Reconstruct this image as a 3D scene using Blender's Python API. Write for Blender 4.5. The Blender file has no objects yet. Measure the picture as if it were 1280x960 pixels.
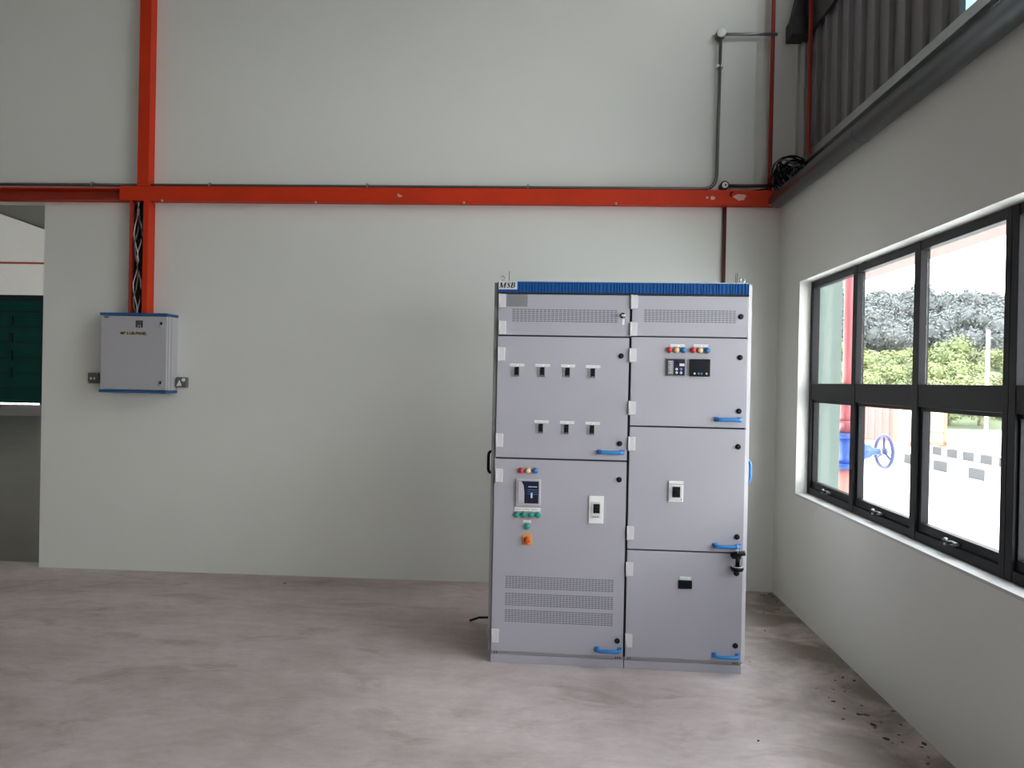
import bpy, bmesh, math, random
from mathutils import Vector, Matrix
random.seed(7)
S = bpy.context.scene
COL = S.collection
PI = math.pi

# ------------------------------------------------------------------ camera
F_PX, PSI, RHO, PITCH, EYE = 950.0, math.radians(3.0), 0.020, math.radians(-0.27), 1.57
F0 = Vector((-math.sin(PSI), math.cos(PSI), 0)); R0 = Vector((math.cos(PSI), math.sin(PSI), 0)); U0 = Vector((0, 0, 1))
FW = math.cos(PITCH)*F0 + math.sin(PITCH)*U0
U1 = -math.sin(PITCH)*F0 + math.cos(PITCH)*U0
RT = math.cos(RHO)*R0 + math.sin(RHO)*U1
UP = -math.sin(RHO)*R0 + math.cos(RHO)*U1
CAM = Vector((0, 0, EYE))
cd = bpy.data.cameras.new('camera'); cam = bpy.data.objects.new('camera', cd); COL.objects.link(cam)
cd.sensor_fit = 'HORIZONTAL'; cd.sensor_width = 36.0; cd.lens = 36.0*F_PX/1280.0; cd.clip_end = 1000
M = Matrix((RT, UP, -FW)).transposed().to_4x4(); M.translation = CAM
cam.matrix_world = M
S.camera = cam

# ------------------------------------------------------------------ light and exposure
S.view_settings.view_transform = 'Standard'; S.view_settings.look = 'None'
S.view_settings.gamma = 1.0; S.view_settings.use_curve_mapping = False
S.view_settings.exposure = 3.45
W = bpy.data.worlds.new('overcast_sky'); S.world = W; W.use_nodes = True
wn = W.node_tree.nodes; wl = W.node_tree.links; wn.clear()
wo = wn.new('ShaderNodeOutputWorld'); wb = wn.new('ShaderNodeBackground')
tc = wn.new('ShaderNodeTexCoord'); sx = wn.new('ShaderNodeSeparateXYZ'); rp = wn.new('ShaderNodeValToRGB')
wl.new(tc.outputs['Generated'], sx.inputs[0]); wl.new(sx.outputs['Z'], rp.inputs[0])
rp.color_ramp.elements[0].position = 0.0; rp.color_ramp.elements[0].color = (1.0, 0.99, 0.96, 1)
rp.color_ramp.elements[1].position = 0.7; rp.color_ramp.elements[1].color = (0.88, 0.94, 1.0, 1)
wl.new(rp.outputs[0], wb.inputs[0]); wb.inputs[1].default_value = 1.0
wl.new(wb.outputs[0], wo.inputs[0])
try: S.cycles.max_bounces = 14; S.cycles.diffuse_bounces = 9; S.cycles.transparent_max_bounces = 24
except Exception: pass

def portal(name, loc, rot, sx_, sy_):
    l = bpy.data.lights.new(name, 'AREA'); l.shape = 'RECTANGLE'; l.size = sx_; l.size_y = sy_
    l.cycles.is_portal = True
    o = bpy.data.objects.new(name, l); COL.objects.link(o); o.location = loc; o.rotation_euler = rot
portal('daylight_window', (1.90, 1.95, 1.56), (0, PI/2, 0), 1.5, 7.0)      # strip windows in the right wall
portal('daylight_high_window', (1.98, 2.645, 3.835), (0, PI/2, 0), 1.15, 2.1)    # high window in the cladding

portal('fill_clerestory', (1.98, 3.425, 4.76), (0, PI/2, 0), 0.54, 3.7)  # clerestory added above the view to brighten pipe and upper wall
portal('fill_rear_opening', (1.05, -7.02, 4.2), (PI/2, 0, 0), 1.1, 2.0)  # unseen rear opening, added to light the back wall

# ------------------------------------------------------------------ materials
MATS = {}
def mat(name, col, rough=0.6, metal=0.0, var=0.0, vscale=4.0, bump=0.0, bscale=60.0, emit=None, spec=0.5, col2=None):
    if name in MATS: return MATS[name]
    m = bpy.data.materials.new(name); m.use_nodes = True
    nt = m.node_tree; b = nt.nodes['Principled BSDF']
    b.inputs['Base Color'].default_value = (*col, 1); b.inputs['Roughness'].default_value = rough
    b.inputs['Metallic'].default_value = metal; b.inputs['Specular IOR Level'].default_value = spec
    if var > 0 or col2:
        t = nt.nodes.new('ShaderNodeTexCoord'); n = nt.nodes.new('ShaderNodeTexNoise')
        n.inputs['Scale'].default_value = vscale; n.inputs['Detail'].default_value = 6
        nt.links.new(t.outputs['Object'], n.inputs['Vector'])
        r = nt.nodes.new('ShaderNodeValToRGB')
        r.color_ramp.elements[0].position = 0.3; r.color_ramp.elements[1].position = 0.7
        c2 = col2 if col2 else tuple(max(0, c*(1-var)) for c in col)
        r.color_ramp.elements[0].color = (*c2, 1); r.color_ramp.elements[1].color = (*col, 1)
        nt.links.new(n.outputs['Fac'], r.inputs[0]); nt.links.new(r.outputs[0], b.inputs['Base Color'])
    if bump > 0:
        t = nt.nodes.new('ShaderNodeTexCoord'); n = nt.nodes.new('ShaderNodeTexNoise')
        n.inputs['Scale'].default_value = bscale; n.inputs['Detail'].default_value = 4
        nt.links.new(t.outputs['Object'], n.inputs['Vector'])
        bp = nt.nodes.new('ShaderNodeBump'); bp.inputs['Strength'].default_value = bump; bp.inputs['Distance'].default_value = 0.004
        nt.links.new(n.outputs['Fac'], bp.inputs['Height']); nt.links.new(bp.outputs[0], b.inputs['Normal'])
    if emit:
        b.inputs['Emission Color'].default_value = (*emit[0], 1); b.inputs['Emission Strength'].default_value = emit[1]
    MATS[name] = m
    return m

PLASTER = mat('painted_plaster', (0.755, 0.76, 0.725), 0.75, var=0.035, vscale=1.2, bump=0.12, bscale=90)
PLASTER2 = mat('painted_plaster_pier', (0.70, 0.70, 0.655), 0.75, var=0.05, vscale=1.5)
SILLM = mat('painted_sill', (0.58, 0.57, 0.56), 0.6)
def floor_material():
    m = bpy.data.materials.new('stained_concrete'); m.use_nodes = True
    nt = m.node_tree; N = nt.nodes; L = nt.links; b = N['Principled BSDF']
    g = N.new('ShaderNodeNewGeometry'); mp = N.new('ShaderNodeMapping'); mp.inputs['Scale'].default_value = (0.75, 1.35, 1)
    mp.inputs['Rotation'].default_value = (0, 0, 0.12)
    L.new(g.outputs['Position'], mp.inputs[0])
    def noise(sc, det, src=mp.outputs[0], rough=0.6, dist=0.0):
        n = N.new('ShaderNodeTexNoise'); n.inputs['Scale'].default_value = sc; n.inputs['Detail'].default_value = det
        n.inputs['Roughness'].default_value = rough; n.inputs['Distortion'].default_value = dist
        L.new(src, n.inputs['Vector']); return n.outputs['Fac']
    def ramp(src, stops):
        r = N.new('ShaderNodeValToRGB'); e = r.color_ramp.elements
        while len(e) < len(stops): e.new(0.5)
        for i, (p, c) in enumerate(stops): e[i].position = p; e[i].color = (*c, 1)
        L.new(src, r.inputs[0]); return r.outputs[0]
    def mix(fac, a, c, mode='MIX'):
        x = N.new('ShaderNodeMix'); x.data_type = 'RGBA'; x.blend_type = mode
        if hasattr(fac, 'is_output'): L.new(fac, x.inputs[0])
        else: x.inputs[0].default_value = fac
        for s, v in ((x.inputs[6], a), (x.inputs[7], c)):
            if hasattr(v, 'is_output'): L.new(v, s)
            else: s.default_value = (*v, 1)
        return x.outputs[2]
    base = ramp(noise(1.1, 8), [(0.30, (0.44, 0.365, 0.345)), (0.52, (0.59, 0.505, 0.495)), (0.72, (0.68, 0.595, 0.59))])
    fine = ramp(noise(9.0, 9, rough=0.75), [(0.32, (0.72, 0.70, 0.68)), (0.62, (1, 1, 1))])
    c = mix(0.7, base, fine, 'MULTIPLY')
    streak = ramp(noise(2.6, 7, dist=0.9), [(0.54, (1, 1, 1)), (0.66, (0.62, 0.56, 0.52)), (0.78, (0.8, 0.76, 0.73))])
    c = mix(0.5, c, streak, 'MULTIPLY')
    specks = ramp(noise(26.0, 3, src=g.outputs['Position']), [(0.70, (1, 1, 1)), (0.76, (0.55, 0.5, 0.46))])
    c = mix(0.5, c, specks, 'MULTIPLY')
    # dirt gathered along the foot of the right wall
    sp = N.new('ShaderNodeSeparateXYZ'); L.new(g.outputs['Position'], sp.inputs[0])
    mr = N.new('ShaderNodeMapRange'); mr.inputs[1].default_value = 0.95; mr.inputs[2].default_value = 1.55; L.new(sp.outputs['X'], mr.inputs[0])
    dn = ramp(noise(2.4, 6, src=g.outputs['Position'], dist=0.5), [(0.34, (0, 0, 0)), (0.56, (1, 1, 1))])
    mm = N.new('ShaderNodeMath'); mm.operation = 'MULTIPLY'; L.new(mr.outputs[0], mm.inputs[0]); L.new(dn, mm.inputs[1])
    m2 = N.new('ShaderNodeMath'); m2.operation = 'MULTIPLY'; m2.inputs[1].default_value = 0.95; L.new(mm.outputs[0], m2.inputs[0])
    c = mix(m2.outputs[0], c, (0.19, 0.155, 0.12))
    L.new(c, b.inputs['Base Color'])
    rr = N.new('ShaderNodeMapRange'); rr.inputs[3].default_value = 0.45; rr.inputs[4].default_value = 0.75; L.new(noise(3.0, 4), rr.inputs[0])
    L.new(rr.outputs[0], b.inputs['Roughness']); b.inputs['Specular IOR Level'].default_value = 0.35
    bp = N.new('ShaderNodeBump'); bp.inputs['Strength'].default_value = 0.15; bp.inputs['Distance'].default_value = 0.01
    L.new(noise(18, 6), bp.inputs['Height']); L.new(bp.outputs[0], b.inputs['Normal'])
    return m
FLOORM = floor_material()
FLOOR2 = mat('smooth_grey_concrete', (0.16, 0.15, 0.135), 0.32, var=0.3, vscale=0.8, spec=0.4)
ROOFM = mat('dark_roof_sheet', (0.16, 0.16, 0.15), 0.6)
CLADM = mat('grey_cladding', (0.215, 0.20, 0.215), 0.5, var=0.08, vscale=2)
GALV = mat('galvanised_steel', (0.42, 0.44, 0.44), 0.35, metal=0.75, var=0.15, vscale=6)
PIPEM = mat('polished_pipe', (0.13, 0.14, 0.16), 0.28, metal=0.9, spec=0.5, var=0.1, vscale=5)
GIRTM = mat('dark_steel', (0.03, 0.032, 0.036), 0.55)
ORANGE = mat('orange_enamel', (0.62, 0.040, 0.010), 0.5, var=0.12, vscale=5, spec=0.2)
ORANGE_IN = mat('orange_inner', (0.42, 0.04, 0.02), 0.6, var=0.2, vscale=8)  # darker, redder orange for the inside of the trunking
REDP = mat('red_pipe_paint', (0.36, 0.028, 0.018), 0.45)
COND = mat('conduit_grey', (0.17, 0.17, 0.165), 0.38, metal=0.6)
CONDB = mat('conduit_brown', (0.055, 0.03, 0.025), 0.5)
WHITEP = mat('white_plastic', (0.82, 0.82, 0.82), 0.4)
HINGEM = mat('hinge_white', (0.62, 0.60, 0.63), 0.45)
BLACKP = mat('black_plastic', (0.005, 0.005, 0.006), 0.45, spec=0.2)
DARKG = mat('dark_gap', (0.02, 0.02, 0.025), 0.8)
CABM = mat('cabinet_grey', (0.405, 0.392, 0.445), 0.42, var=0.02, vscale=3)
FRAMEC = mat('cabinet_frame_grey', (0.34, 0.33, 0.35), 0.5)
BLUEH = mat('header_blue', (0.006, 0.075, 0.27), 0.55, spec=0.2)
BLUEG = mat('header_blue_groove', (0.002, 0.018, 0.075), 0.7, spec=0.1)
BLUEHD = mat('handle_blue', (0.02, 0.20, 0.52), 0.35)
PLATE = mat('label_silver', (0.66, 0.66, 0.68), 0.4)
NPLATE = mat('nameplate_grey', (0.24, 0.24, 0.25), 0.4, metal=0.2)
INK = mat('black_ink', (0.008, 0.008, 0.01), 0.6)
VENTM = mat('vent_shadow', (0.10, 0.10, 0.115), 0.8)
LRED = mat('lens_red', (0.55, 0.02, 0.025), 0.2)
LYEL = mat('lens_yellow', (0.72, 0.52, 0.30), 0.2)
LBLU = mat('lens_blue', (0.02, 0.16, 0.42), 0.2)
LGRN = mat('button_green', (0.005, 0.28, 0.22), 0.3)
BEZEL = mat('bezel_steel', (0.45, 0.42, 0.38), 0.3, metal=0.8)
NAVY = mat('panel_navy', (0.012, 0.016, 0.045), 0.4, spec=0.2)
SCREEN = mat('screen_dark', (0.005, 0.008, 0.014), 0.35, spec=0.15)
SILVER = mat('silver_plastic', (0.50, 0.48, 0.52), 0.4)
GREYBZ = mat('bezel_grey', (0.20, 0.19, 0.21), 0.4)
MIDBLU = mat('button_blue', (0.12, 0.26, 0.55), 0.4)
SWO = mat('switch_orange', (0.80, 0.33, 0.05), 0.4)
SWR = mat('switch_red', (0.50, 0.07, 0.02), 0.4)
STEEL = mat('bright_steel', (0.6, 0.6, 0.6), 0.3, metal=0.9)
FRAMEW = mat('window_frame_black', (0.008, 0.0075, 0.010), 0.5, spec=0.2)
LATCH = mat('latch_steel', (0.30, 0.30, 0.30), 0.35, metal=0.7)
def glass_material():
    m = bpy.data.materials.new('clear_pane'); m.use_nodes = True; nt = m.node_tree; nt.nodes.clear()
    o = nt.nodes.new('ShaderNodeOutputMaterial'); mx = nt.nodes.new('ShaderNodeMixShader')
    t = nt.nodes.new('ShaderNodeBsdfTransparent'); t.inputs[0].default_value = (0.96, 0.975, 0.97, 1)
    g = nt.nodes.new('ShaderNodeBsdfGlossy'); g.inputs['Roughness'].default_value = 0.03
    lw = nt.nodes.new('ShaderNodeLayerWeight'); lw.inputs[0].default_value = 0.5
    pw = nt.nodes.new('ShaderNodeMath'); pw.operation = 'POWER'; pw.inputs[1].default_value = 5.0
    f = nt.nodes.new('ShaderNodeMath'); f.operation = 'MULTIPLY_ADD'; f.inputs[1].default_value = 0.5; f.inputs[2].default_value = 0.03
    nt.links.new(lw.outputs['Facing'], pw.inputs[0]); nt.links.new(pw.outputs[0], f.inputs[0])
    nt.links.new(f.outputs[0], mx.inputs[0]); nt.links.new(t.outputs[0], mx.inputs[1]); nt.links.new(g.outputs[0], mx.inputs[2])
    nt.links.new(mx.outputs[0], o.inputs[0]); return m
GLASS = glass_material()

# ------------------------------------------------------------------ mesh helpers
class MB:
    def __init__(s): s.bm = bmesh.new(); s.mats = []
    def _mi(s, m):
        if m not in s.mats: s.mats.append(m)
        return s.mats.index(m)
    def box(s, x0, x1, y0, y1, z0, z1, m, bev=0.0):
        bm = bmesh.new() if bev > 0 else s.bm
        vs = [bm.verts.new((x, y, z)) for x in (x0, x1) for y in (y0, y1) for z in (z0, z1)]
        idx = [(0, 1, 3, 2), (4, 6, 7, 5), (0, 4, 5, 1), (2, 3, 7, 6), (0, 2, 6, 4), (1, 5, 7, 3)]
        i = s._mi(m)
        for q in idx: bm.faces.new([vs[k] for k in q]).material_index = i
        if bev > 0:
            bmesh.ops.bevel(bm, geom=bm.edges[:], offset=bev, segments=2, profile=0.6, affect='EDGES', clamp_overlap=True)
            for f in bm.faces: f.material_index = i
            t = bpy.data.meshes.new('t'); bm.to_mesh(t); bm.free(); s.bm.from_mesh(t); bpy.data.meshes.remove(t)
    def ring(s, c, u, v, r, n):
        return [s.bm.verts.new(c + u*(r*math.cos(2*PI*k/n)) + v*(r*math.sin(2*PI*k/n))) for k in range(n)]
    def tube(s, pts, r, m, n=10, caps=True):
        pts = [Vector(p) for p in pts]; i = s._mi(m); rings = []
        rr = r if isinstance(r, (list, tuple)) else [r]*len(pts)
        d = (pts[1]-pts[0]).normalized(); a = Vector((0, 0, 1)) if abs(d.z) < 0.9 else Vector((1, 0, 0))
        u = d.cross(a).normalized()
        for k, p in enumerate(pts):
            t = (pts[min(k+1, len(pts)-1)] - pts[max(k-1, 0)])
            if t.length < 1e-9: t = d.copy()
            t.normalize(); u = (u - t*u.dot(t)).normalized(); v = t.cross(u)
            rings.append(s.ring(p, u, v, rr[k], n))
        for A, B in zip(rings, rings[1:]):
            for k in range(n):
                f = s.bm.faces.new((A[k], A[(k+1) % n], B[(k+1) % n], B[k])); f.smooth = True; f.material_index = i
        if caps:
            f = s.bm.faces.new(rings[0][::-1]); f.material_index = i
            f = s.bm.faces.new(rings[-1]); f.material_index = i
    def cyl(s, p0, p1, r, m, n=20, r2=None): s.tube([p0, p1], [r, r if r2 is None else r2], m, n)
    def lathe(s, origin, axis, prof, m, n=20):          # prof: (radius, distance along axis) list, mats per span allowed
        o = Vector(origin); ax = Vector(axis).normalized(); a = Vector((0, 0, 1)) if abs(ax.z) < 0.9 else Vector((1, 0, 0))
        u = ax.cross(a).normalized(); v = ax.cross(u); i = s._mi(m); prev = None
        for (r, h) in prof:
            cur = s.ring(o + ax*h, u, v, max(r, 1e-5), n)
            if prev:
                for k in range(n):
                    f = s.bm.faces.new((prev[k], cur[k], cur[(k+1) % n], prev[(k+1) % n])); f.smooth = True; f.material_index = i
            else: s.bm.faces.new(cur).material_index = i
            prev = cur
        s.bm.faces.new(prev[::-1]).material_index = i
    def torus(s, c, axis, R, r, m, n=28, k=8, a0=0.0, a1=2*PI):
        c = Vector(c); ax = Vector(axis).normalized(); a = Vector((0, 0, 1)) if abs(ax.z) < 0.9 else Vector((1, 0, 0))
        u = ax.cross(a).normalized(); v = ax.cross(u)
        pts = [c + u*(R*math.cos(a0+(a1-a0)*t/n)) + v*(R*math.sin(a0+(a1-a0)*t/n)) for t in range(n+1)]
        s.tube(pts, r, m, k)
    def poly(s, pts, thick, m):                         # flat outline (list of 3D points) extruded by vector thick
        i = s._mi(m); a = [s.bm.verts.new(p) for p in pts]; b = [s.bm.verts.new(Vector(p)+Vector(thick)) for p in pts]
        s.bm.faces.new(a).material_index = i; s.bm.faces.new(b[::-1]).material_index = i
        for k in range(len(a)):
            s.bm.faces.new((a[k], b[k], b[(k+1) % len(a)], a[(k+1) % len(a)])).material_index = i
    def data(s, name):
        bmesh.ops.recalc_face_normals(s.bm, faces=s.bm.faces)
        me = bpy.data.meshes.new(name); s.bm.to_mesh(me); s.bm.free()
        for m in s.mats: me.materials.append(m)
        return me
    def build(s, name, parent=None, loc=(0, 0, 0)):
        o = bpy.data.objects.new(name, s.data(name)); COL.objects.link(o); o.parent = parent; o.location = loc
        return o

def tag(o, label=None, cat=None, group=None, kind=None):
    if label: o['label'] = label
    if cat: o['category'] = cat
    if group: o['group'] = group
    if kind: o['kind'] = kind
    return o
def thing(name, label, cat, loc=(0, 0, 0), rz=0, group=None, kind=None):
    o = bpy.data.objects.new(name, None); COL.objects.link(o); o.location = loc; o.rotation_euler = (0, 0, rz)
    o.empty_display_size = 0.1
    return tag(o, label, cat, group, kind)
def struct(name, mb, label=None, cat=None): return tag(mb.build(name), label, cat, kind='structure')
def put(name, me, parent, loc):
    o = bpy.data.objects.new(name, me); COL.objects.link(o); o.parent = parent; o.location = loc; return o
def bend(p0, c, p1, n=6):                               # rounded corner
    p0, c, p1 = Vector(p0), Vector(c), Vector(p1)
    return [p0*(1-t)**2 + c*2*t*(1-t) + p1*t*t for t in [k/n for k in range(n+1)]]
def text_mesh(body, size, m, shear=0.0, offset=0.0, ext=0.0006):
    cu = bpy.data.curves.new('lettering', 'FONT'); cu.body = body; cu.size = size; cu.shear = shear; cu.offset = offset
    cu.extrude = ext; cu.align_x = 'CENTER'; cu.align_y = 'CENTER'
    o = bpy.data.objects.new('lettering', cu); COL.objects.link(o)
    dg = bpy.context.evaluated_depsgraph_get(); me = bpy.data.meshes.new_from_object(o.evaluated_get(dg))
    bpy.data.objects.remove(o); bpy.data.curves.remove(cu)
    me.materials.clear(); me.materials.append(m)
    me.transform(Matrix.Rotation(PI/2, 4, 'X'))          # upright, facing -Y
    return me
def ray(x, y): return FW + RT*((x-640)/F_PX) - UP*((y-480)/F_PX)
def on(x, y, axis, val):                                # point of a real plane (axis = val) seen at a photo pixel
    r = ray(x, y); return CAM + r*((val-CAM[axis])/r[axis])

# ------------------------------------------------------------------ room
YB, XR, XC = 5.87, 1.705, 1.90
b = MB(); b.box(-10, XR, -7, YB+0.15, -0.12, 0, FLOORM); struct('floor', b)
b = MB(); b.box(-10, -4.07, YB+0.15, 36, -0.12, -0.002, FLOOR2); b.box(-32, -10, YB+0.15, 36, -0.12, -0.002, FLOOR2); b.box(-32, -4.07, 25.5, 34.0, -0.002, 0.0, mat('gap_light_strip', (0.36, 0.32, 0.35), 0.5)); struct('floor_neighbouring_bay', b)  # pale strip paints the light under the shutter onto the floor
b = MB()
b.box(-4.07, 1.50, YB, YB+0.15, 0, 8.6, PLASTER); b.box(-10, -4.07, YB, YB+0.15, 2.925, 14, PLASTER)
b.box(1.50, XC, YB, YB+0.15, 0, 2.93, PLASTER); b.box(1.50, XC+0.1, YB+0.05, YB+0.15, 2.93, 8.6, PLASTER2)
struct('wall_back', b)
WZ0, WZ1, WY0, WY1 = 0.825, 2.295, 5.375, -1.60        # strip window opening
b = MB()
b.box(XR, 1.835, -7, YB, -0.1, WZ0, PLASTER); b.box(XR, XC, -7, YB, WZ1, 3.02, PLASTER)
b.box(XR, 1.835, WY0, YB, WZ0, WZ1, PLASTER); b.box(XR, 1.835, -7, WY1, WZ0, WZ1, PLASTER)
struct('wall_right', b)
b = MB(); b.box(XR-0.004, 1.86, WY1, WY0, WZ0-0.012, WZ0+0.004, SILLM, 0.003); struct('trim_1', b)
# corrugated cladding above the right wall, with a high window in it
HY0, HY1, HZ0, HZ1 = 3.69, 1.6, 3.27, 4.40
def cladding(y0, y1, z0, z1, b):
    p = 0.20; ys = []
    y = y1
    prof = [(0.0, 0), (0.03, 0), (0.045, 0.028), (0.085, 0.028), (0.10, 0), (p, 0)]
    pts = []
    while y > y0:
        for (d, h) in prof[:-1]:
            if y-d > y0: pts.append((y-d, h))
        y -= p
    pts.append((y0, 0))
    outl = [(XC - h, yy, 0) for yy, h in pts]
    n = len(outl); i = b._mi(CLADM)
    lo = [b.bm.verts.new((x, yy, z0)) for x, yy, _ in outl]; hi = [b.bm.verts.new((x, yy, z1)) for x, yy, _ in outl]
    lo2 = [b.bm.verts.new((XC+0.012, yy, z0)) for x, yy, _ in outl]; hi2 = [b.bm.verts.new((XC+0.012, yy, z1)) for x, yy, _ in outl]
    for k in range(n-1):
        for q in ((lo[k], lo[k+1], hi[k+1], hi[k]), (lo2[k+1], lo2[k], hi2[k], hi2[k+1]), (lo[k], lo2[k], lo2[k+1], lo[k+1]), (hi[k], hi[k+1], hi2[k+1], hi2[k])):
            b.bm.faces.new(q).material_index = i
    for k in (0, n-1): b.bm.faces.new((lo[k], hi[k], hi2[k], lo2[k])).material_index = i
KY0, KZ0, KZ1 = 5.25, 4.50, 5.02                        # unseen clerestory above the girt, added for its light
b = MB(); cladding(HY0, YB+0.05, 3.02, KZ0, b); cladding(KY0, YB+0.05, KZ0, KZ1, b); cladding(HY1, HY0, 3.02, HZ0, b); cladding(HY1, HY0, HZ1, KZ0, b)
cladding(-7, HY1, 3.02, KZ1, b); cladding(-7, YB+0.05, KZ1, 8.6, b)
struct('wall_right_upper', b)
HWF = mat('high_window_frame', (0.16, 0.30, 0.36), 0.4)
def high_window(name, label, y0, y1, z0, z1, bays):
    w = thing(name, label, 'window', (XC, y0, z0), kind='structure')
    b = MB(); L_ = y0-y1; H_ = z1-z0
    b.box(-0.02, 0.04, -0.055, 0, 0, H_, HWF); b.box(-0.02, 0.04, -L_, -L_+0.055, 0, H_, HWF)
    b.box(-0.02, 0.04, -L_, 0, 0, 0.05, HWF); b.box(-0.02, 0.04, -L_, 0, H_-0.05, H_, HWF)
    for k in range(1, bays): b.box(-0.02, 0.04, -L_*k/bays-0.02, -L_*k/bays+0.02, 0, H_, HWF)
    b.build('window_frame', w)
    b = MB(); b.box(0.008, 0.014, -L_+0.05, -0.05, 0.05, H_-0.05, GLASS); b.build('pane', w)
high_window('window_3', 'high window in the dark cladding above the steel pipe', HY0, HY1, HZ0, HZ1, 2)
high_window('clerestory_fill', 'added clerestory above the girt, unseen, bringing light to the pipe and upper wall', KY0, HY1, KZ0, KZ1, 4)
# roof, other walls
b = MB(); b.poly([(-10.2, -7, 8.6), (XC+0.1, -7, 8.6), (XC+0.1, YB+0.15, 8.6), (-10.2, YB+0.15, 8.6)], (0, 0, 0.12), mat('bounce_pale_ceiling', (0.6, 0.6, 0.58), 0.6)); struct('ceiling', b)  # unseen ceiling made pale to bounce light onto the upper walls
b = MB(); b.box(-10.15, -10, -7, YB, 0, 8.6, PLASTER); struct('wall_left', b)
b = MB(); b.box(-10.15, 0.5, -7.15, -7, 0, 8.6, PLASTER); b.box(1.6, XC, -7.15, -7, 0, 8.6, PLASTER); b.box(0.5, 1.6, -7.15, -7, 0, 3.2, PLASTER); b.box(0.5, 1.6, -7.15, -7, 5.2, 8.6, PLASTER)  # the hole is an added opening, out of view, for fill light
struct('wall_rear', b)
# neighbouring bay: gable wall with a roller shutter, sloping roof, wall behind the back wall
YF = 34.0
SHX0, SHX1, SHZ = -30.0, -23.35, 5.06
b = MB()
b.box(SHX1, -4, YF, YF+0.2, 0, SHZ, PLASTER); b.box(-32, SHX0, YF, YF+0.2, 0, SHZ, PLASTER)
RZ = lambda x: 8.12 - 0.335*(x + 23.6)
b.poly([(-32, YF, SHZ), (-4, YF, SHZ), (-4, YF, 5.2), (-15, YF, RZ(-15)), (-32, YF, RZ(-32))], (0, 0.2, 0), PLASTER)
struct('wall_far', b)
b = MB(); b.box(-4.07, -3.92, YB+0.15, YF, 0, 14, PLASTER); struct('wall_far_right', b)
b = MB(); b.box(-32, -4, YF+0.22, YF+0.3, 4.5, 14, ROOFM); struct('wall_far_upper', b)
b = MB(); b.box(-32, -32+0.15, YB+0.15, 16, 0, 14, PLASTER); b.box(-32, -31.85, 24, YF, 0, 14, PLASTER); b.box(-32, -31.85, 16, 19, 0, 14, PLASTER); b.box(-32, -31.85, 19, 24, 3.2, 14, PLASTER); struct('wall_far_left', b)  # unseen opening left in this wall to light the neighbouring bay
b = MB(); b.box(-32, -3.9, YB+0.16, YF+0.3, 14, 14.15, ROOFM); b.box(-32, -10, YB+0.0, YB+0.15, 2.925, 14, PLASTER)
struct('ceiling_neighbouring_bay', b)
# green roller shutter
GSH = mat('shutter_green', (0.004, 0.042, 0.034), 0.7, var=0.5, vscale=0.8, spec=0.04); GSHD = mat('shutter_dark_green', (0.003, 0.014, 0.014), 0.6, spec=0.1)
d1 = thing('door_1', 'dark green roller shutter in the far wall of the neighbouring bay', 'door', (SHX0, YF, 0), kind='structure')
b = MB(); Wd = SHX1-SHX0
n = 7
for k in range(n):
    z0 = 0.07 + k*(SHZ-0.07)/n; h = (SHZ-0.07)/n
    for q in range(4): b.box(0, Wd-0.25, 0.03 + 0.006*(q % 2), 0.08, z0+h*q*0.22, z0+h*(q*0.22+0.215), GSH)
    b.box(0, Wd-0.25, 0.02, 0.09, z0+h*0.87, z0+h, GSHD)
b.box(0, Wd-0.25, 0.075, 0.10, 0.07, SHZ, GSHD); b.build('shutter_curtain', d1)
b = MB(); b.box(Wd-0.27, Wd, -0.06, 0.10, 0, SHZ, GSHD); b.build('guide_rail', d1)
b = MB(); b.box(-0.1, Wd, -0.1, 0.02, SHZ-0.28, SHZ, GSHD); b.build('head_box', d1)
for k in range(4):
    b = MB(); b.box(Wd-1.85, Wd-1.68, -0.03, 0.03, 1.25+k*0.80, 1.72+k*0.80, GSHD); b.build('wind_lock', d1)
b = MB(); b.tube([on(-60, 327.5, 1, YF-0.08), on(420, 334.5, 1, YF-0.08)], 0.045, REDP, 10)
tag(b.build('sprinkler_pipe'), 'thin red horizontal pipe on the far wall above the green roller shutter', 'pipe')

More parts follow.
